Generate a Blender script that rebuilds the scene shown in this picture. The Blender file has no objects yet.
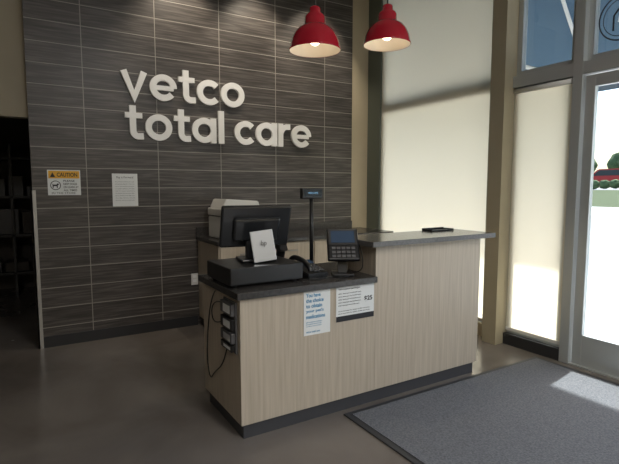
import bpy, bmesh, math, random
from mathutils import Vector, Matrix
random.seed(4)
S=bpy.context.scene
try:
    S.view_settings.view_transform='Standard'
    S.view_settings.look='None'
except Exception as e: print(e)
R=math.radians

# ------------------------------------------------------------ materials
def mat(name,col,rough=.5,metal=0,spec=.5,emit=None,es=0,coat=0):
    m=bpy.data.materials.new(name); m.use_nodes=True
    b=m.node_tree.nodes['Principled BSDF']
    b.inputs['Base Color'].default_value=(*col,1)
    b.inputs['Roughness'].default_value=rough
    b.inputs['Metallic'].default_value=metal
    b.inputs['Specular IOR Level'].default_value=spec
    b.inputs['Coat Weight'].default_value=coat
    if emit: 
        b.inputs['Emission Color'].default_value=(*emit,1); b.inputs['Emission Strength'].default_value=es
    return m
def N(m,t,**k):
    n=m.node_tree.nodes.new(t)
    for a,v in k.items():
        if hasattr(n,a): setattr(n,a,v)
        else: n.inputs[a].default_value=v
    return n
def L(m,a,b): m.node_tree.links.new(a,b)
def ramp(m,stops):
    r=N(m,'ShaderNodeValToRGB'); e=r.color_ramp.elements
    e[0].position=stops[0][0]; e[0].color=(*stops[0][1],1)
    e[1].position=stops[-1][0]; e[1].color=(*stops[-1][1],1)
    for p,c in stops[1:-1]:
        x=e.new(p); x.color=(*c,1)
    return r
def noisy(name,c1,c2,scale=(1,1,1),nscale=5,rough=.5,detail=6,bump=0,p=(.3,.7),spec=.5,distort=0,bdist=.01):
    m=mat(name,c1,rough,spec=spec); b=m.node_tree.nodes['Principled BSDF']
    tc=N(m,'ShaderNodeTexCoord'); mp=N(m,'ShaderNodeMapping'); mp.inputs['Scale'].default_value=scale
    no=N(m,'ShaderNodeTexNoise'); no.inputs['Scale'].default_value=nscale; no.inputs['Detail'].default_value=detail
    no.inputs['Distortion'].default_value=distort
    r=ramp(m,[(p[0],c1),(p[1],c2)])
    L(m,tc.outputs['Object'],mp.inputs[0]); L(m,mp.outputs[0],no.inputs['Vector']); L(m,no.outputs['Fac'],r.inputs[0]); L(m,r.outputs[0],b.inputs['Base Color'])
    if bump:
        bp=N(m,'ShaderNodeBump'); bp.inputs['Strength'].default_value=bump; bp.inputs['Distance'].default_value=bdist
        L(m,no.outputs['Fac'],bp.inputs['Height']); L(m,bp.outputs[0],b.inputs['Normal'])
    return m

M={}
# tile wall
m=mat('plank_tile',(.06,.05,.045),.38); b=m.node_tree.nodes['Principled BSDF']
tc=N(m,'ShaderNodeTexCoord'); sx=N(m,'ShaderNodeSeparateXYZ'); cx=N(m,'ShaderNodeCombineXYZ')
L(m,tc.outputs['Object'],sx.inputs[0])
ad=N(m,'ShaderNodeMath',operation='ADD'); ad.inputs[1].default_value=.76; L(m,sx.outputs['X'],ad.inputs[0])
L(m,ad.outputs[0],cx.inputs['X']); L(m,sx.outputs['Z'],cx.inputs['Y'])
br=N(m,'ShaderNodeTexBrick'); br.offset=0; br.squash=1
br.inputs['Scale'].default_value=1; br.inputs['Brick Width'].default_value=.65; br.inputs['Row Height'].default_value=.18
br.inputs['Mortar Size'].default_value=.0036; br.inputs['Mortar Smooth'].default_value=.1; br.inputs['Bias'].default_value=0
br.inputs['Color1'].default_value=(.86,.86,.86,1); br.inputs['Color2'].default_value=(1.1,1.1,1.1,1); br.inputs['Mortar'].default_value=(1,1,1,1)
L(m,cx.outputs[0],br.inputs['Vector'])
mp=N(m,'ShaderNodeMapping'); mp.inputs['Scale'].default_value=(1.3,26,1); L(m,cx.outputs[0],mp.inputs[0])
no=N(m,'ShaderNodeTexNoise'); no.inputs['Scale'].default_value=2.2; no.inputs['Detail'].default_value=7; no.inputs['Distortion'].default_value=.5; L(m,mp.outputs[0],no.inputs['Vector'])
r=ramp(m,[(.3,(.036,.031,.029)),(.5,(.066,.058,.053)),(.64,(.115,.103,.094)),(.76,(.066,.058,.053))]); L(m,no.outputs['Fac'],r.inputs[0])
mx=N(m,'ShaderNodeMix',data_type='RGBA',blend_type='MULTIPLY'); mx.inputs[0].default_value=1
L(m,r.outputs[0],mx.inputs[6]); L(m,br.outputs['Color'],mx.inputs[7])
m2=N(m,'ShaderNodeMix',data_type='RGBA'); L(m,br.outputs['Fac'],m2.inputs[0]); L(m,mx.outputs[2],m2.inputs[6]); m2.inputs[7].default_value=(.31,.29,.26,1)
L(m,m2.outputs[2],b.inputs['Base Color'])
bp=N(m,'ShaderNodeBump'); bp.invert=True; bp.inputs['Strength'].default_value=.4; bp.inputs['Distance'].default_value=.003
L(m,br.outputs['Fac'],bp.inputs['Height']); L(m,bp.outputs[0],b.inputs['Normal'])
M['tile']=m
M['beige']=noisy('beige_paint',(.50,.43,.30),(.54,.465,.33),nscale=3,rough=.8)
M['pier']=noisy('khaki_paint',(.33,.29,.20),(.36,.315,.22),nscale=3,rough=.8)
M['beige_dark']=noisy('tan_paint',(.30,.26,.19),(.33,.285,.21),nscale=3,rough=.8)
M['darkroom']=noisy('dim_shade_paint',(.07,.06,.05),(.09,.08,.07),nscale=3,rough=.8)  # back room's lack of light put into the wall colour
M['ceil']=noisy('ceiling_paint',(.38,.36,.33),(.42,.40,.37),nscale=2,rough=.9)
# floor
m=noisy('stained_concrete',(.120,.104,.092),(.205,.182,.164),nscale=1.3,rough=.3,detail=9,p=(.3,.72),distort=.6)
b=m.node_tree.nodes['Principled BSDF']
tc=N(m,'ShaderNodeTexCoord'); n2=N(m,'ShaderNodeTexNoise'); n2.inputs['Scale'].default_value=6; n2.inputs['Detail'].default_value=6
L(m,tc.outputs['Object'],n2.inputs['Vector']); rr=N(m,'ShaderNodeMapRange'); rr.inputs[3].default_value=.14; rr.inputs[4].default_value=.32
L(m,n2.outputs['Fac'],rr.inputs[0]); L(m,rr.outputs[0],b.inputs['Roughness'])
M['floor']=m
M['wood']=noisy('ash_laminate',(.43,.365,.285),(.55,.475,.38),scale=(26,26,1.0),nscale=2.2,rough=.42,detail=8,p=(.3,.7))
M['top']=noisy('charcoal_laminate',(.030,.028,.027),(.055,.052,.050),nscale=60,rough=.25,detail=3)
M['top_glare']=noisy('charcoal_laminate_glare',(.10,.098,.095),(.14,.137,.133),nscale=60,rough=.2,detail=3)  # same charcoal laminate, lightened: window glare put into the colour
M['kick']=mat('kick_rubber',(.05,.05,.055),.5)
M['base']=mat('base_rubber',(.022,.022,.024),.5)
M['alu']=mat('anodized_aluminium',(.50,.53,.53),.38,metal=.5)
M['alud']=mat('dark_frame_and_shadow',(.14,.16,.13),.5)
M['white']=mat('white_acrylic',(.86,.86,.85),.35)
M['paper']=mat('paper',(.78,.80,.80),.6)
M['blk']=mat('black_plastic',(.012,.012,.013),.3)
M['blk2']=mat('satin_black',(.02,.02,.022),.45)
M['gry']=mat('grey_plastic',(.10,.10,.105),.45)
M['mon']=mat('monitor_black',(.022,.024,.027),.16,coat=.5)
M['prn']=mat('printer_white',(.72,.71,.68),.45)
M['silver']=mat('silver_plastic',(.55,.56,.57),.3,metal=.3)
M['red']=mat('red_enamel',(.42,.006,.022),.22,coat=.4)
M['lampin']=mat('lamp_inner_white',(.75,.66,.55),.5)
M['bulb']=mat('bulb_glow',(1,.9,.75),.5,emit=(1,.88,.68),es=10)
M['blue']=mat('blue_ink',(.05,.26,.46),.6)
M['ink']=mat('black_ink',(.02,.02,.025),.6)
M['yel']=mat('caution_yellow',(.80,.42,.03),.5)
M['scr']=mat('pad_screen',(.03,.045,.07),.08,emit=(.15,.30,.55),es=.06)
M['disp']=mat('display_glass',(.008,.012,.018),.12)
M['dtx']=mat('display_digits',(.1,.2,.3),.3,emit=(.3,.6,.9),es=.5)
M['car']=mat('car_red',(.45,.01,.015),.3,coat=.5)
M['carw']=mat('car_silver',(.45,.46,.48),.3,coat=.5)
M['carg']=mat('car_glass',(.03,.04,.05),.1)
M['tyre']=mat('tyre',(.02,.02,.02),.8)
M['stl']=mat('steel_guard',(.42,.41,.39),.4,metal=.5)
M['pave']=noisy('concrete_pavement',(.52,.52,.51),(.60,.595,.58),nscale=2,rough=.9)
M['asph']=noisy('asphalt',(.26,.265,.275),(.32,.325,.33),nscale=8,rough=.95)
M['grass']=noisy('grass',(.07,.10,.045),(.12,.15,.07),nscale=30,rough=.95)
M['leaf']=noisy('foliage',(.04,.08,.03),(.12,.18,.07),nscale=6,rough=.9,bump=.5)
M['bark']=mat('bark',(.09,.06,.04),.9)
M['mat_rim']=mat('mat_rubber',(.035,.037,.042),.6)
m=noisy('carpet_mat',(.09,.095,.11),(.17,.18,.20),nscale=90,rough=.95,detail=4,bump=.6,bdist=.004)
M['carpet']=m
def transl(name,col,tcol,f,rough=.9):
    m=mat(name,col,rough,spec=.1); nt=m.node_tree; out=nt.nodes['Material Output']
    tl=N(m,'ShaderNodeBsdfTranslucent'); tl.inputs[0].default_value=(*tcol,1)
    ms=N(m,'ShaderNodeMixShader'); ms.inputs[0].default_value=f
    L(m,nt.nodes['Principled BSDF'].outputs[0],ms.inputs[1]); L(m,tl.outputs[0],ms.inputs[2]); L(m,ms.outputs[0],out.inputs[0])
    return m
M['awn']=transl('awning_blue',(.17,.25,.33),(.17,.25,.33),.35)
M['shade']=transl('shade_fabric',(.68,.62,.49),(.88,.79,.61),.56)
# glass
m=bpy.data.materials.new('window_glass'); m.use_nodes=True; nt=m.node_tree; out=nt.nodes['Material Output']; nt.nodes.remove(nt.nodes['Principled BSDF'])
t=N(m,'ShaderNodeBsdfTransparent'); t.inputs[0].default_value=(.90,.93,.94,1); g=N(m,'ShaderNodeBsdfGlossy'); g.inputs['Roughness'].default_value=.02
ms=N(m,'ShaderNodeMixShader'); ms.inputs[0].default_value=.06
L(m,t.outputs[0],ms.inputs[1]); L(m,g.outputs[0],ms.inputs[2]); L(m,ms.outputs[0],out.inputs[0])
M['glass']=m

# ------------------------------------------------------------ geometry helpers
def link(o,parent=None):
    S.collection.objects.link(o)
    if parent: o.parent=parent
    return o
def empty(name,loc=(0,0,0),rz=0):
    e=bpy.data.objects.new(name,None); e.location=loc; e.rotation_euler=(0,0,rz); e.empty_display_size=.1
    return link(e)
def frombm(name,bm,mt,parent=None,smooth=False):
    me=bpy.data.meshes.new(name); bmesh.ops.recalc_face_normals(bm,faces=bm.faces); bm.to_mesh(me); bm.free()
    me.materials.append(mt)
    if smooth:
        for p in me.polygons: p.use_smooth=True
    return link(bpy.data.objects.new(name,me),parent)
def box(name,a,b,mt,parent=None,bevel=0,rot=None,seg=2):
    a=Vector(a); b=Vector(b); c=(a+b)/2; s=b-a
    bm=bmesh.new(); bmesh.ops.create_cube(bm,size=1); bmesh.ops.scale(bm,vec=s,verts=bm.verts)
    if bevel: bmesh.ops.bevel(bm,geom=bm.edges[:],offset=bevel,segments=seg,affect='EDGES',profile=.5)
    if rot is None:
        bmesh.ops.translate(bm,vec=c,verts=bm.verts); return frombm(name,bm,mt,parent)
    o=frombm(name,bm,mt,parent); o.location=c; o.rotation_euler=rot; return o
def prism(name,pts,axis,lo,hi,mt,parent=None,bevel=0):
    bm=bmesh.new()
    def P(p,w):
        q=list(p); q.insert(axis,w); return q
    f=bm.faces.new([bm.verts.new(P(p,lo)) for p in pts])
    r=bmesh.ops.extrude_face_region(bm,geom=[f]); vs=[v for v in r['geom'] if isinstance(v,bmesh.types.BMVert)]
    d=[0,0,0]; d[axis]=hi-lo; bmesh.ops.translate(bm,vec=d,verts=vs)
    if bevel: bmesh.ops.bevel(bm,geom=bm.edges[:],offset=bevel,segments=2,affect='EDGES')
    return frombm(name,bm,mt,parent)
def lathe(name,prof,mt,parent=None,loc=(0,0,0),seg=48,smooth=True):
    bm=bmesh.new(); vs=[bm.verts.new((r,0,z)) for r,z in prof]
    es=[bm.edges.new((vs[i],vs[i+1])) for i in range(len(vs)-1)]
    bmesh.ops.spin(bm,geom=vs+es,cent=(0,0,0),axis=(0,0,1),angle=2*math.pi,steps=seg)
    bmesh.ops.remove_doubles(bm,verts=bm.verts,dist=1e-5)
    bmesh.ops.translate(bm,vec=loc,verts=bm.verts)
    return frombm(name,bm,mt,parent,smooth)
def cyl(name,p0,p1,r,mt,parent=None,seg=20):
    p0=Vector(p0);p1=Vector(p1);d=p1-p0
    bm=bmesh.new(); bmesh.ops.create_cone(bm,cap_ends=True,segments=seg,radius1=r,radius2=r,depth=d.length)
    bmesh.ops.transform(bm,matrix=Matrix.Translation((p0+p1)/2)@d.to_track_quat('Z','Y').to_matrix().to_4x4(),verts=bm.verts)
    o=frombm(name,bm,mt,parent)
    for p in o.data.polygons: p.use_smooth=len(p.vertices)==4
    return o
def tube(name,pts,r,mt,parent=None):
    c=bpy.data.curves.new(name,'CURVE'); c.dimensions='3D'; c.bevel_depth=r; c.bevel_resolution=3
    s=c.splines.new('NURBS'); s.points.add(len(pts)-1); s.order_u=3; s.use_endpoint_u=True
    for i,p in enumerate(pts): s.points[i].co=(*p,1)
    c.materials.append(mt); return link(bpy.data.objects.new(name,c),parent)
def text(name,body,x,z,y,mt,parent=None,w=None,hgt=None,size=.05,ext=.0006,off=0,align='LEFT',space=1,bev=0):
    c=bpy.data.curves.new(name,'FONT'); c.body=body; c.size=size; c.extrude=ext; c.offset=off; c.align_x=align; c.space_character=space; c.bevel_depth=bev
    c.materials.append(mt); o=bpy.data.objects.new(name,c); link(o,None)
    bpy.context.view_layer.update()
    bb=[Vector(v) for v in o.bound_box]; x0=min(v.x for v in bb);x1=max(v.x for v in bb);y0=min(v.y for v in bb);y1=max(v.y for v in bb)
    sx=w/(x1-x0) if w else 1; sy=hgt/(y1-y0) if hgt else sx
    o.scale=(sx,sy,1); o.rotation_euler=(R(90),0,0)
    o.location=(x-x0*sx,y,z-y0*sy)
    if parent: o.parent=parent
    return o
# geometric sans letters from thick strokes -------------------------------
SW=.060; XH=.252
def arc(cx,cy,r,a0,a1,n=28,ry=None):
    ry=ry or r
    return [(cx+r*math.cos(R(a0+(a1-a0)*i/n)),cy+ry*math.sin(R(a0+(a1-a0)*i/n))) for i in range(n+1)]
rr_=XH/2-SW/2; rx_=rr_*1.03
def glyph(ch):
    c=XH/2; s=SW/2
    if ch=='o': return [(arc(c+.003,c,rx_,0,360,48,rr_),True)],XH+.006
    if ch=='c': return [(arc(c,c,rx_,42,318,36,rr_),False)],XH-.022
    if ch=='e': return [(arc(c+.003,c,rx_,-38,-360,40,rr_),False),([(s+.012,c-.004),(XH-s+.004,c-.004)],False,.044)],XH+.004
    if ch=='a': return [(arc(c,c,rx_,0,360,48,rr_),True),([(XH-s+.002,0),(XH-s+.002,XH)],False)],XH+.002
    if ch=='l': return [([(s,0),(s,.335)],False)],SW
    if ch=='t':
        p=[(s+.042,.318)]+[(s+.042,.10)]+arc(s+.042+.052,.082,.052,180,262,12)+[(.168,.034)]
        return [(p,False),([(0,XH-.026),(.160,XH-.026)],False,.050)],.168
    if ch=='v': return [([(.030,XH),(.122,.014),(.214,XH)],False,.058)],.244
    if ch=='r': return [([(s,0),(s,XH)],False),([(s,.12)]+arc(s+.085,.125,.085,175,98,12,.096)+[(.150,XH-.030)],False)],.152
    return [],.085
def ribbon(bm,pts,closed,w,y0,y1):
    n=len(pts); P=[Vector((a,b)) for a,b in pts]
    if closed: P=P[:-1]; n-=1
    Ls=[];Rs=[]
    for i in range(n):
        a=P[i-1] if (i>0 or closed) else None; b=P[(i+1)%n] if (i<n-1 or closed) else None
        d1=(P[i]-a).normalized() if a is not None else None; d2=(b-P[i]).normalized() if b is not None else None
        if d1 is None: d1=d2
        if d2 is None: d2=d1
        n1=Vector((-d1.y,d1.x)); n2=Vector((-d2.y,d2.x)); mm=(n1+n2).normalized(); k=w/2/max(mm.dot(n1),.5)
        Ls.append(P[i]+mm*k); Rs.append(P[i]-mm*k)
    def V(p,y): return bm.verts.new((p.x,y,p.y))
    A=[(V(l,y0),V(r,y0),V(r,y1),V(l,y1)) for l,r in zip(Ls,Rs)]
    rng=range(n if closed else n-1)
    for i in rng:
        a=A[i]; b=A[(i+1)%n]
        for j in range(4): bm.faces.new((a[j],b[j],b[(j+1)%4],a[(j+1)%4]))
    if not closed:
        bm.faces.new(A[0]); bm.faces.new(A[-1][::-1])
def lettering(name,word,x,z,yf,depth,mt,parent,gap=.018,sc=1,kern=None):
    bm=bmesh.new(); cur=0
    for i,ch in enumerate(word):
        st,adv=glyph(ch)
        for k,sk in enumerate(st):
            w=sk[2] if len(sk)>2 else SW
            sub=bmesh.new(); ribbon(sub,[(a+cur,b) for a,b in sk[0]],sk[1],w,-.0006*k,depth)
            me=bpy.data.meshes.new('t'); sub.to_mesh(me); sub.free(); bm.from_mesh(me); bpy.data.meshes.remove(me)
        cur+=adv+gap+((kern or {}).get(i,0))
    total=cur-gap
    bmesh.ops.scale(bm,vec=(sc/total,1,1),verts=bm.verts)
    bmesh.ops.translate(bm,vec=(x,yf,z),verts=bm.verts)
    return frombm(name,bm,mt,parent)

# ------------------------------------------------------------ room shell
XR=3.8; YB=4.84; H=4.0; XL=-4.5; YF=-5.0
box('floor',(XL-.2,YF-.2,-.12),(XR+.15,8.2,0),M['floor'])
box('ceiling',(XL-.2,YF-.2,H),(XR+.15,8.2,H+.1),M['ceil'])
box('wall_back',(.10,YB,0),(3.54,YB+.16,H),M['tile'])
box('wall_back_end',(3.54,YB+.02,0),(XR+.1,YB+.16,H),M['beige'])
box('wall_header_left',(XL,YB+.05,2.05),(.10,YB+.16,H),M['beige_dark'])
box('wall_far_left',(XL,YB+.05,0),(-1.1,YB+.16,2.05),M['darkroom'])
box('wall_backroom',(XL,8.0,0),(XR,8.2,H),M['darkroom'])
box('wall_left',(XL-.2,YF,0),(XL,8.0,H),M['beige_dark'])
box('wall_front',(XL,YF-.2,0),(XR,YF,H),M['beige'])
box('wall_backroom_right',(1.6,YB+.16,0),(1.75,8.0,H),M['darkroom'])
box('baseboard_back',(.12,YB-.012,0),(1.55,YB,.10),M['base'])
cg=empty('corner_guard')
box('guard_face',(.085,YB-.014,.0),(.125,YB-.001,1.42),M['stl'],cg)
box('guard_side',(.085,YB-.014,.0),(.098,YB+.14,1.42),M['stl'],cg)

XO=XR+.15
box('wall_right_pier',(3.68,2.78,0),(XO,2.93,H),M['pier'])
box('wall_right_corner',(XR,4.62,0),(XO,YB+.02,H),M['alud'])  # dark green-grey strip: window frame with its shadow put into the colour
box('wall_right_sill',(XR,2.93,0),(XO,4.62,.12),M['beige'])
box('wall_right_top',(XR,2.93,3.82),(XO,4.62,H),M['beige'])
box('wall_right_low',(XR,2.24,0),(XO,2.78,.10),M['base'])
box('baseboard_right',(XR-.012,2.24,0),(XR,2.78,.10),M['base'])
box('wall_right_top_front',(XR,YF,3.5),(XO,2.78,H),M['beige'])
box('wall_right_front',(XR,YF,0),(XO,-3.6,3.5),M['beige'])
def window(name,y0,y1,z0,z1,mull=[],trans=[],fx=(XR+.04,XR+.10),fw=.05,mt=None):
    mt=mt or M['alu']; w=empty(name)
    box('frame_bottom',(fx[0],y0,z0),(fx[1],y1,z0+fw),mt,w); box('frame_top',(fx[0],y0,z1-fw),(fx[1],y1,z1),mt,w)
    box('frame_a',(fx[0],y0,z0+fw),(fx[1],y0+fw,z1-fw),mt,w); box('frame_b',(fx[0],y1-fw,z0+fw),(fx[1],y1,z1-fw),mt,w)
    for i,y in enumerate(mull): box(f'mullion_{i}',(fx[0],y-fw/2,z0+fw),(fx[1],y+fw/2,z1-fw),mt,w)
    for i,z in enumerate(trans): box(f'transom_{i}',(fx[0],y0+fw,z-.05),(fx[1],y1-fw,z+.05),mt,w)
    gx=(fx[0]+fx[1])/2
    box('pane',(gx-.003,y0+fw,z0+fw),(gx+.003,y1-fw,z1-fw),M['glass'],w)
    return w
window('window_1',2.93,4.62,.12,3.82,trans=[2.37])
window('window_2',2.24,2.78,.10,2.32)
window('window_3',2.24,2.78,2.42,3.5,fw=.045)
window('window_4',.2,2.16,2.42,3.5,fw=.045,mull=[1.2])
window('window_5',-3.6,.12,.10,3.5,mull=[-1.1,-2.35],trans=[2.37])
box('trim_1',(XR-.01,.12,2.32),(XR+.11,2.78,2.42),M['alu'],bevel=.004)
box('trim_2',(XR-.012,2.16,0),(XR+.112,2.24,3.5),M['alu'],bevel=.004)
box('trim_3',(XR-.012,.12,0),(XR+.112,.20,3.5),M['alu'],bevel=.004)
def shade(name,y0,y1,z0,z1):
    e=empty(name); bm=bmesh.new(); x=XR+.015
    vs=[bm.verts.new(p) for p in ((x,y0,z0),(x,y1,z0),(x,y1,z1),(x,y0,z1))]; bm.faces.new(vs)
    frombm('cloth',bm,M['shade'],e)
    box('hem_bar',(x-.008,y0,z0-.03),(x+.008,y1,z0),M['prn'],e,bevel=.003)
    cyl('roller',(x,y0,z1-.01),(x,y1,z1-.01),.022,M['prn'],e)
    return e
shade('roller_shade',2.945,4.61,.17,3.79)
shade('roller_shade',2.25,2.77,.16,2.30)
def door(name,y0,y1,handle_y):
    d=empty(name); x0,x1=XR+.02,XR+.065; sw=.075
    box('stile_a',(x0,y0,.01),(x1,y0+sw,2.31),M['alu'],d,bevel=.003)
    box('stile_b',(x0,y1-sw,.01),(x1,y1,2.31),M['alu'],d,bevel=.003)
    box('rail_bottom',(x0,y0+sw,.01),(x1,y1-sw,.26),M['alu'],d,bevel=.003)
    box('rail_top',(x0,y0+sw,2.22),(x1,y1-sw,2.31),M['alu'],d,bevel=.003)
    box('pane',(XR+.039,y0+sw,.26),(XR+.045,y1-sw,2.22),M['glass'],d)
    box('pull_bar',(x0-.06,handle_y,.85),(x0-.035,handle_y+.025,1.30),M['alu'],d,bevel=.008)
    box('bar_mount_a',(x0-.04,handle_y,.87),(x0,handle_y+.025,.90),M['alud'],d)
    box('bar_mount_b',(x0-.04,handle_y,1.25),(x0,handle_y+.025,1.28),M['alud'],d)
door('door_1',1.19,2.15,1.215); door('door_2',.21,1.17,1.12)
box('trim_threshold',(XR-.01,.2,0),(XO,2.16,.012),M['alu'])
# round decal on the transom glass
wd=empty('window_decal',(XR+.062,1.93,2.70))
def dec(name,pts,closed,w):
    bm=bmesh.new(); ribbon(bm,pts,closed,w,-.001,.001)
    bmesh.ops.rotate(bm,verts=bm.verts,matrix=Matrix.Rotation(R(-90),3,'Z')); frombm(name,bm,M['ink'],wd)
dec('ring',arc(0,0,.165,0,360,48),True,.010)
dec('ring_inner',arc(0,0,.135,0,360,48),True,.005)
dec('dog_outline',[(-.06,-.09),(-.06,.02),(-.02,.07),(.05,.07),(.085,.03),(.04,.01),(.03,-.09)],False,.012)

# ------------------------------------------------------------ sign letters
sg=empty('wall_lettering')
lettering('line_vetco','vetco',.855,2.285,YB-.03,.03,M['white'],sg,sc=1.25)
lettering('line_total_care','total care',.885,1.90,YB-.03,.03,M['white'],sg,sc=2.05,kern={3:.008})
cs=empty('caution_sign'); x0,x1,z0,z1=.22,.485,1.375,1.60; y=YB-.004
box('plate',(x0,y,z0),(x1,YB,z1),M['paper'],cs)
box('yellow_band',(x0+.008,y-.001,z1-.075),(x1-.008,y,z1-.008),M['yel'],cs)
text('caution_word','CAUTION',x0+.075,z1-.060,y-.002,M['ink'],cs,w=.165,hgt=.036,size=.05,off=.001)
prism('warning_triangle',[(x0+.02,z1-.064),(x0+.062,z1-.064),(x0+.041,z1-.022)],1,y-.0025,y-.001,M['ink'],cs)
bm=bmesh.new(); bmesh.ops.create_cone(bm,cap_ends=True,segments=28,radius1=.042,radius2=.042,depth=.001)
bmesh.ops.rotate(bm,verts=bm.verts,matrix=Matrix.Rotation(R(90),3,'X')); bmesh.ops.translate(bm,verts=bm.verts,vec=(x0+.062,y-.001,z0+.088)); frombm('ring',bm,M['ink'],cs)
bm=bmesh.new(); bmesh.ops.create_cone(bm,cap_ends=True,segments=28,radius1=.036,radius2=.036,depth=.001)
bmesh.ops.rotate(bm,verts=bm.verts,matrix=Matrix.Rotation(R(90),3,'X')); bmesh.ops.translate(bm,verts=bm.verts,vec=(x0+.062,y-.002,z0+.088)); frombm('ring_in',bm,M['paper'],cs)
dx,dz=x0+.062,z0+.085
prism('dog_pictogram',[(dx-.024,dz-.02),(dx-.018,dz-.02),(dx-.015,dz-.004),(dx+.008,dz-.004),(dx+.01,dz-.02),(dx+.016,dz-.02),(dx+.017,dz+.004),(dx+.027,dz+.008),(dx+.024,dz+.017),(dx+.013,dz+.02),(dx+.008,dz+.01),(dx-.018,dz+.01),(dx-.027,dz+.02),(dx-.024,dz+.004)],1,y-.004,y-.0025,M['ink'],cs)
for i,t in enumerate(['PLEASE','KEEP DOGS','ON LEASH AT','ALL TIMES']):
    text(f'txt{i}',t,x0+.125,z1-.105-.028*i,y-.0015,M['ink'],cs,hgt=.017,w=.055+.006*len(t),size=.03,off=.0004)
text('txt_low','IN THE STORE',x0+.03,z0+.012,y-.0015,M['ink'],cs,w=.19,hgt=.015,size=.02)
pn=empty('paper_notice'); x0,x1,z0,z1=.755,.985,1.265,1.575
box('sheet',(x0,YB-.003,z0),(x1,YB,z1),M['paper'],pn)
text('title','Pay it Forward',x0+.04,z1-.05,YB-.0035,M['ink'],pn,w=.15,hgt=.024,size=.03)
for i in range(9):
    text(f'line{i}',random.choice(['we accept donations for pets','care for every animal here','ask an associate for help now']),x0+.025,z1-.082-.022*i,YB-.0035,M['ink'],pn,w=.17+.01*random.random(),hgt=.009,size=.02)
wo=empty('wall_outlet'); box('plate',(1.49,YB-.008,.43),(1.56,YB,.55),M['prn'],wo,bevel=.002)
for zz in (.46,.505): box('socket',(1.507,YB-.011,zz),(1.543,YB-.007,zz+.028),M['white'],wo,bevel=.001)

# ------------------------------------------------------------ back counter + printer
bc=empty('back_counter')
box('carcass',(1.57,4.24,.09),(3.66,YB-.002,.90),M['wood'],bc)
box('kick',(1.59,4.28,0),(3.64,YB-.002,.09),M['kick'],bc)
box('worktop',(1.55,4.2,.90),(3.68,YB-.002,.94),M['top'],bc,bevel=.004)
box('splash',(1.55,4.82,.94),(3.54,YB-.002,1.03),M['top'],bc)
for i in range(4):
    xx=1.585+i*.52; box(f'cupboard_front_{i}',(xx,4.225,.11),(xx+.505,4.24,.885),M['wood'],bc,bevel=.002)
    box(f'pull_{i}',(xx+.2,4.21,.80),(xx+.31,4.225,.812),M['stl'],bc)
pr=empty('printer',(1.89,4.50,.941)); 
box('body',(-.25,-.21,.0),(.25,.21,.22),M['prn'],pr,bevel=.02)
box('scanner',(-.255,-.21,.226),(.255,.21,.30),M['prn'],pr,bevel=.012)
prism('doc_feeder',[(-.24,.30),(.16,.30),(.14,.37),(-.20,.39)],1,-.17,.18,M['prn'],pr,bevel=.008)
box('gap',(-.245,-.205,.218),(.245,.205,.23),M['gry'],pr)
box('tray',(-.15,-.29,.03),(.15,-.20,.045),M['gry'],pr,bevel=.004)
box('slot',(-.16,-.214,.03),(.16,-.20,.12),M['blk2'],pr,bevel=.004)
box('panel',(-.24,-.235,.235),(-.02,-.205,.285),M['gry'],pr,bevel=.004)

# ------------------------------------------------------------ reception desk
rd=empty('reception_desk')
X0,XM,X1=1.02,1.98,3.0; Y0,Y1,YU=2.43,3.05,2.74
box('panel_front_low',(X0,Y0,.09),(XM,Y0+.04,.826),M['wood'],rd)
box('panel_front_high',(XM+.001,Y0,.09),(X1,Y0+.04,1.06),M['wood'],rd)
box('panel_left',(X0,Y0+.04,.09),(X0+.03,Y1,.826),M['wood'],rd)
box('panel_right',(X1-.03,Y0+.04,.09),(X1,Y1,.826),M['wood'],rd)
box('panel_step',(XM,Y0+.04,.86),(XM+.03,YU,1.06),M['wood'],rd)
box('panel_step_right',(X1-.03,Y0+.04,.86),(X1,YU,1.06),M['wood'],rd)
box('panel_hutch_back',(XM+.03,YU-.02,.866),(X1-.03,YU,1.06),M['wood'],rd)
box('kickplate',(X0+.02,Y0+.02,0),(X1-.02,Y1-.03,.09),M['kick'],rd)
box('inner_shelf',(X0+.03,Y0+.04,.40),(X1-.03,Y1-.1,.42),M['wood'],rd)
box('inner_divider',(XM,Y0+.04,.09),(XM+.03,Y1-.05,.826),M['wood'],rd)
box('worktop_low',(X0-.025,Y0-.025,.826),(XM-.002,Y1+.02,.866),M['top'],rd,bevel=.003)
box('worktop_low_rear',(XM-.002,Y0+.05,.826),(X1+.01,Y1+.02,.866),M['top'],rd)
box('transaction_top',(XM-.07,Y0-.06,1.065),(X1+.10,YU+.06,1.10),M['top_glare'],rd,bevel=.003)

def sheet(name,x0,x1,z0,z1,y=Y0): 
    e=empty(name); box('sheet',(x0,y-.004,z0),(x1,y,z1),M['paper'],e); return e
s1=sheet('prescription_notice',1.43,1.62,.55,.825)
for i,t in enumerate(['You have','the choice','to obtain','your pet\'s','medications']):
    text(f'l{i}',t,1.445,.785-.033*i,Y0-.005,M['blue'],s1,hgt=.024,w=.011*len(t)+.015,size=.03,off=.0006)
for i,t in enumerate(['ask us about a written','prescription for your pet','or fill it here today']):
    text(f's{i}',t,1.445,.628-.013*i,Y0-.005,M['blue'],s1,hgt=.007,w=.11,size=.02)
text('foot','vetco total care',1.445,.565,Y0-.005,M['blue'],s1,w=.10,hgt=.013,size=.02)
s2=sheet('price_notice',1.665,1.965,.60,.825)
text('h','Vaccination packages',1.68,.80,Y0-.005,M['ink'],s2,w=.17,hgt=.013,size=.02)
for i in range(5):
    text(f'l{i}','rabies distemper bordetella exam',1.68,.775-.019*i,Y0-.005,M['ink'],s2,w=.16+.02*random.random(),hgt=.008,size=.02)
text('price','$25',1.885,.71,Y0-.005,M['ink'],s2,w=.065,hgt=.035,size=.03,off=.0006)
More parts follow.
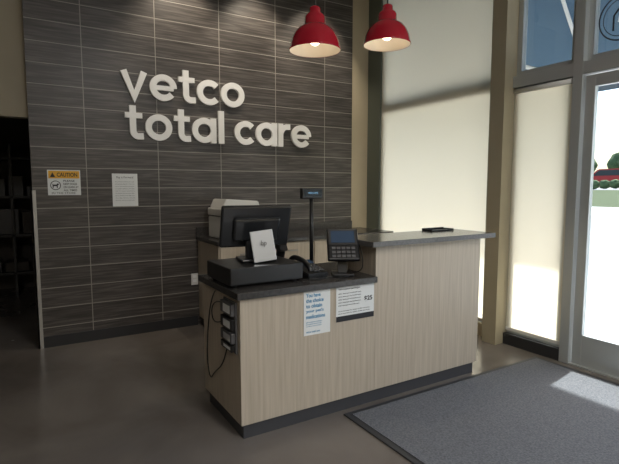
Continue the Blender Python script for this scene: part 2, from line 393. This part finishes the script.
for i in range(2): text(f'm{i}','see an associate for details of offer and terms',1.68,.665-.016*i,Y0-.005,M['ink'],s2,w=.25,hgt=.006,size=.02)
box('footer',(1.665,Y0-.0045,.60),(1.965,Y0-.004,.635),M['ink'],s2)

jb=empty('cable_box'); xs=X0
box('back',(xs-.012,2.47,.50),(xs,2.66,.80),M['gry'],jb,bevel=.003)
for i,(za,zb) in enumerate([(.72,.79),(.635,.70),(.56,.62),(.51,.55)]):
    box(f'module_{i}',(xs-.035,2.48,za),(xs-.012,2.65,zb),M['blk'] if i%2 else M['gry'],jb,bevel=.004)
    box(f'label_{i}',(xs-.037,2.50,za+.012),(xs-.0345,2.60,zb-.012),M['paper'] if i!=2 else M['silver'],jb)
cb=empty('hanging_cable')
tube('loop_a',[(xs-.03,2.56,.52),(xs-.03,2.62,.40),(xs-.03,2.78,.30),(xs-.03,2.86,.22),(xs-.03,2.92,.34),(xs-.03,2.88,.60),(xs-.03,2.80,.78),(xs-.03,2.74,.822)],.004,M['blk'],cb)
tube('loop_b',[(xs-.02,2.64,.66),(xs-.025,2.78,.60),(xs-.025,2.84,.68),(xs-.025,2.76,.76),(xs-.02,2.64,.77)],.004,M['blk'],cb)

# ------------------------------------------------------------ desk equipment
ZT=.867
cd=empty('cash_drawer',(1.25,2.74,ZT))
box('case',(-.24,-.20,.012),(.24,.20,.115),M['blk'],cd,bevel=.006)
box('front',(-.235,.20,.018),(.235,.215,.108),M['blk2'],cd,bevel=.004)
for sx in (-.2,.2):
    for sy in (-.16,.16): cyl('foot',(sx,sy,0),(sx,sy,.012),.014,M['blk2'],cd)
ps=empty('pos_monitor',(1.28,2.78,ZT+.117),R(-10))
box('foot',(-.11,-.10,0),(.11,.10,.016),M['blk'],ps,bevel=.005)
prism('stand',[(-.03,.016),(.04,.016),(.05,.20),(.01,.20)],0,-.06,.06,M['blk'],ps,bevel=.006)
box('screen',(-.225,-.02,.075),(.225,.015,.36),M['mon'],ps,bevel=.012,rot=(R(22),0,0))
box('rear_bulge',(-.15,-.045,.12),(.15,-.005,.28),M['mon'],ps,bevel=.015,rot=(R(22),0,0))
box('silver_cover',(-.06,-.140,.008),(.085,-.130,.20),M['silver'],ps,bevel=.004,rot=(R(-10),R(-6),0))
text('badge','hp',-.005,.10,-.150,M['gry'],ps,w=.035,hgt=.04,size=.04)
pd=empty('customer_display',(1.73,2.83,ZT))
lathe('base',[(0,0),(.075,0),(.075,.012),(.02,.03),(.016,.05)],M['blk'],pd)
cyl('pole',(0,0,.02),(0,0,.50),.014,M['blk'],pd)
box('head',(-.085,-.02,.50),(.085,.02,.575),M['blk'],pd,bevel=.008)
box('screen',(-.07,-.0215,.515),(.07,-.0195,.56),M['disp'],pd)
text('digits','WELCOME',-.04,.535,-.0222,M['dtx'],pd,w=.08,hgt=.012,size=.02)
ph=empty('desk_phone',(1.60,2.67,ZT),R(12))
prism('body',[(-.11,0),(.09,0),(.09,.085),(-.11,.03)],0,-.09,.09,M['blk'],ph,bevel=.006)
box('display',(-.03,.02,.080),(.08,.075,.085),M['scr'],ph,rot=(R(14),0,0))
for i in range(3):
    for j in range(4): box('key',(-.02+i*.03,-.09+j*.025,.042+j*.0068),(.0+i*.03,-.072+j*.025,.049+j*.0068),M['gry'],ph)
tube('handset',[(-.065,-.10,.05),(-.065,-.09,.085),(-.065,0,.12),(-.065,.075,.125),(-.065,.09,.10)],.017,M['blk'],ph)
sc=empty('barcode_scanner',(1.56,2.96,ZT))
lathe('base',[(0,0),(.05,0),(.05,.012),(.015,.02),(.012,.09)],M['blk'],sc)
prism('head',[(-.05,.14),(-.02,.20),(.05,.19),(.05,.15),(.02,.14),(.04,.06),(.015,.055),(-.01,.13)],0,-.03,.03,M['blk'],sc,bevel=.005)
# payment terminal: pad on a stand, screen + key rows
sp=empty('payment_terminal',(1.83,2.60,ZT),R(-28))
box('foot',(-.07,-.09,0),(.07,.06,.014),M['blk'],sp,bevel=.005)
prism('neck',[(-.03,.012),(.03,.012),(.035,.17),(.0,.15)],0,-.03,.03,M['blk'],sp,bevel=.004)
th=empty('head',(0,-.03,.20)); th.parent=sp; th.rotation_euler=(R(-38),0,0)
box('pad',(-.105,-.018,-.12),(.105,.018,.12),M['blk'],th,bevel=.010)
box('bezel',(-.095,-.021,-.01),(.095,-.017,.108),M['blk2'],th,bevel=.001)
box('screen',(-.078,-.0225,.005),(.078,-.0205,.096),M['scr'],th)
for i in range(5):
    for j in range(3): box('key',(-.075+i*.032,-.022,-.105+j*.03),(-.053+i*.032,-.017,-.087+j*.03),M['gry'],th)
tube('stylus_cord',[(.11,-.03,.2),(.14,-.05,.1),(.12,-.04,.01),(.05,.03,.006)],.003,M['blk'],sp)
tube('desk_cable',[(1.50,2.56,.871),(1.58,2.50,.871),(1.68,2.55,.871),(1.76,2.47,.871),(1.83,2.51,.871)],.004,M['blk'],None)
kt=empty('letter_tray',(2.86,2.72,1.101)); 
box('bottom',(-.12,-.04,0),(.12,.07,.004),M['blk'],kt); box('side_front',(-.12,-.04,0),(.12,-.036,.010),M['blk'],kt); box('side_a',(-.12,-.04,0),(-.116,.07,.016),M['blk'],kt); box('side_b',(.116,-.04,0),(.12,.07,.016),M['blk'],kt); box('side_back',(-.12,.066,0),(.12,.07,.02),M['blk'],kt)

# ------------------------------------------------------------ pendants
def pendant(x,y,z,s=1):
    e=empty('pendant_lamp',(x,y,z)); e.scale=(s,s,s)
    lathe('shade_outer',[(.172,0),(.176,.004),(.172,.012),(.168,.03),(.160,.065),(.143,.105),(.115,.140),(.080,.162),(.070,.168),(.068,.215),(.060,.232),(.040,.245),(.038,.275),(.030,.285),(0,.287)],M['red'],e)
    lathe('shade_inner',[(.171,.001),(.164,.03),(.156,.064),(.139,.102),(.111,.136),(.078,.157),(.0,.158)],M['lampin'],e)
    cyl('socket',(0,0,.10),(0,0,.157),.025,M['lampin'],e)
    bm=bmesh.new(); bmesh.ops.create_uvsphere(bm,u_segments=20,v_segments=12,radius=.036); bmesh.ops.translate(bm,verts=bm.verts,vec=(0,0,.07)); frombm('bulb',bm,M['bulb'],e,True)
    cyl('cord',(0,0,.28),(0,0,(H-z)/s),.006,M['blk'],e)
    lathe('canopy',[(0,(H-z)/s),(.06,(H-z)/s),(.055,(H-z)/s-.02),(0,(H-z)/s-.025)],M['red'],e)
    l=bpy.data.lights.new('lamp_light','SPOT'); l.energy=10; l.color=(1,.84,.62); l.shadow_soft_size=.04; l.spot_size=R(130); l.spot_blend=.8
    o=bpy.data.objects.new('lamp_light',l); o.location=(0,0,.02); link(o,e)
pendant(1.757,2.83,2.365); pendant(2.385,2.83,2.495)

# ------------------------------------------------------------ floor mat
dm=empty('door_mat')
box('rim',(1.70,-.2,0.001),(3.70,2.39,.010),M['mat_rim'],dm,bevel=.004)
box('pile',(1.74,-.16,.010),(3.66,2.35,.014),M['carpet'],dm)

sh=empty('storage_shelf')  # shelf and carton colours darkened to carry the back room's gloom
for z in (.3,.8,1.3,1.8): box('shelf',(-1.5,7.3,z),(1.3,7.8,z+.03),M['blk2'],sh)
for x in (-1.5,-.1,1.27): box('upright',(x,7.3,0),(x+.03,7.8,2.0),M['blk2'],sh)
for z in (.33,.83,1.33):
    x=-1.4
    while x<1.1:
        w=random.uniform(.12,.3); h=random.uniform(.12,.35)
        box('carton',(x,7.4,z),(x+w,7.75,z+h),random.choice([M['gry'],M['darkroom'],M['blk2']]),sh,bevel=.004); x+=w+.04

# ------------------------------------------------------------ exterior
box('sidewalk',(XO,-25,-.06),(9,30,-.02),M['pave'])
box('parking_lot',(9,-60,-.14),(26,70,-.06),M['asph'])
prism('grass_berm',[(28.5,-.2),(28.5,.3),(31,1.25),(31,-.2)],1,-60,120,M['grass'])
prism('ramp',[(26,-.2),(26,-.06),(28.5,.3),(28.5,-.2)],1,-60,120,M['pave'])
box('upper_lot',(31,-60,-.2),(120,120,1.25),M['asph'])
for i in range(3): box('parking_stripe',(12,3+i*5,-.059),(17,3.12+i*5,-.055),M['paper'])
aw=empty('window_awning')
prism('fabric',[(XO+.02,4.12),(XO+.02,4.10),(5.12,2.56),(5.14,2.58)],1,-4.5,4.9,M['awn'],aw)
box('valance',(5.11,-4.5,2.42),(5.13,4.9,2.58),M['awn'],aw)
for i in range(10):
    y=-4.3+i*1.02
    cyl('rafter',(XO+.02,y,4.05),(5.10,y,2.55),.018,M['white'],aw,10)
    cyl('strut',(XO+.02,y,2.55),(5.10,y,2.55),.018,M['white'],aw,10)
    cyl('brace',(XO+.02,y,4.05),(4.6,y+.5,2.9),.014,M['white'],aw,10)
cyl('front_rail',(5.10,-4.5,2.56),(5.10,4.9,2.56),.018,M['white'],aw,10)
def mkcar(x,y,rz,mt):
    car=empty('car',(x,y,1.26),R(rz))
    prism('body',[(-2.2,.35),(2.2,.35),(2.25,.75),(1.9,.88),(1.1,.95),(.6,1.42),(-.9,1.45),(-1.7,.98),(-2.2,.92)],1,-.85,.85,mt,car,bevel=.05)
    prism('side_glass',[(.95,.96),(.52,1.34),(-.85,1.37),(-1.45,.98)],1,-.87,.87,M['carg'],car)
    for x in (-1.35,1.35):
        for y in (-.88,.72): cyl('wheel',(x,y,.32),(x,y+.16,.32),.32,M['tyre'],car)
mkcar(35.8,18.0,100,M['car']); mkcar(46,26.5,95,M['carw']); mkcar(36.5,11.5,98,M['carw'])
def blob(name,parts,trunk=None):
    e=empty(name)
    bm=bmesh.new()
    for (x,y,z,r) in parts:
        g=bmesh.ops.create_icosphere(bm,subdivisions=3,radius=r)
        for v in g['verts']:
            k=1+.22*math.sin(v.co.x*5/r+x)*math.sin(v.co.y*6/r+y)*math.cos(v.co.z*5/r); v.co*=k; v.co+=Vector((x,y,z))
    frombm('foliage',bm,M['leaf'],e,True)
    if trunk: cyl('trunk',trunk[0],trunk[1],.18,M['bark'],e)
    return e
for i in range(9):
    a=R(50+i*5); d=62+random.uniform(-6,6); x,y=d*math.sin(a),d*math.cos(a); h=random.uniform(.6,1.3)
    blob('tree',[(x+random.uniform(-2,2),y+random.uniform(-2,2),h+2.8+random.uniform(-.3,.6),random.uniform(1.1,1.6)) for _ in range(5)],((x,y,1.26),(x,y,h+2.6)))
blob('shrub_row',[(31.8+random.uniform(0,.5),6+i*.62,1.60+random.uniform(-.03,.03),.30) for i in range(46)])

# ------------------------------------------------------------ lights
def area(name,loc,size,power,col=(1,1,1),rot=(0,0,0),sy=None):
    l=bpy.data.lights.new(name,'AREA'); l.energy=power; l.color=col; l.size=size
    if sy: l.shape='RECTANGLE'; l.size_y=sy
    o=bpy.data.objects.new(name,l); o.location=loc; o.rotation_euler=rot; link(o); return o
for (x,y) in [(-1.2,-3.2),(1.4,-3.2),(1.6,-1.0)]:  # unseen fixtures, added to light the desk front from behind the camera
    f=empty('added_ceiling_fill'); box('housing',(x-.3,y-.6,H-.05),(x+.3,y+.6,H-.001),M['white'],f)
    area('ceiling_fill_light',(x,y,H-.06),.55,74,(1,.985,.965),sy=1.15)
for x in (1.45,2.25,3.0):
    t=empty('track_spotlight',(x,4.3,3.75)); lathe('can',[(.0,.1),(.045,.1),(.05,0),(.045,-.0),(.0,.05)],M['blk'],t); cyl('stem',(0,0,.1),(0,0,.25),.01,M['blk'],t)
    l=bpy.data.lights.new('spot','SPOT'); l.energy=60; l.color=(1,.87,.70); l.spot_size=R(75); l.spot_blend=.7; l.shadow_soft_size=.04
    o=bpy.data.objects.new('spot_light',l); o.location=(0,0,-.01); o.rotation_euler=(R(26),0,0); link(o,t)
sun=bpy.data.lights.new('sun','SUN'); sun.energy=11.5; sun.angle=R(1.2); sun.color=(1,.97,.91)
so=bpy.data.objects.new('sun',sun); d=Vector((-.66,-.12,-.84)); so.rotation_euler=d.to_track_quat('-Z','Y').to_euler(); so.location=(8,2,8); link(so)

w=bpy.data.worlds.new('sky'); S.world=w; w.use_nodes=True; nt=w.node_tree
sk=nt.nodes.new('ShaderNodeTexSky'); sk.sky_type='NISHITA'; sk.sun_disc=False; sk.sun_elevation=R(52); sk.sun_rotation=R(90); sk.dust_density=3
bg=nt.nodes['Background']; bg.inputs[1].default_value=.46; nt.links.new(sk.outputs[0],bg.inputs[0])

# ------------------------------------------------------------ camera
c=bpy.data.cameras.new('camera'); c.lens=36*478/619; c.sensor_width=36; c.clip_end=400
co=bpy.data.objects.new('camera',c); co.location=(0,0,1.45); co.rotation_euler=(R(90-5.4),0,R(-31.2)); link(co); S.camera=co
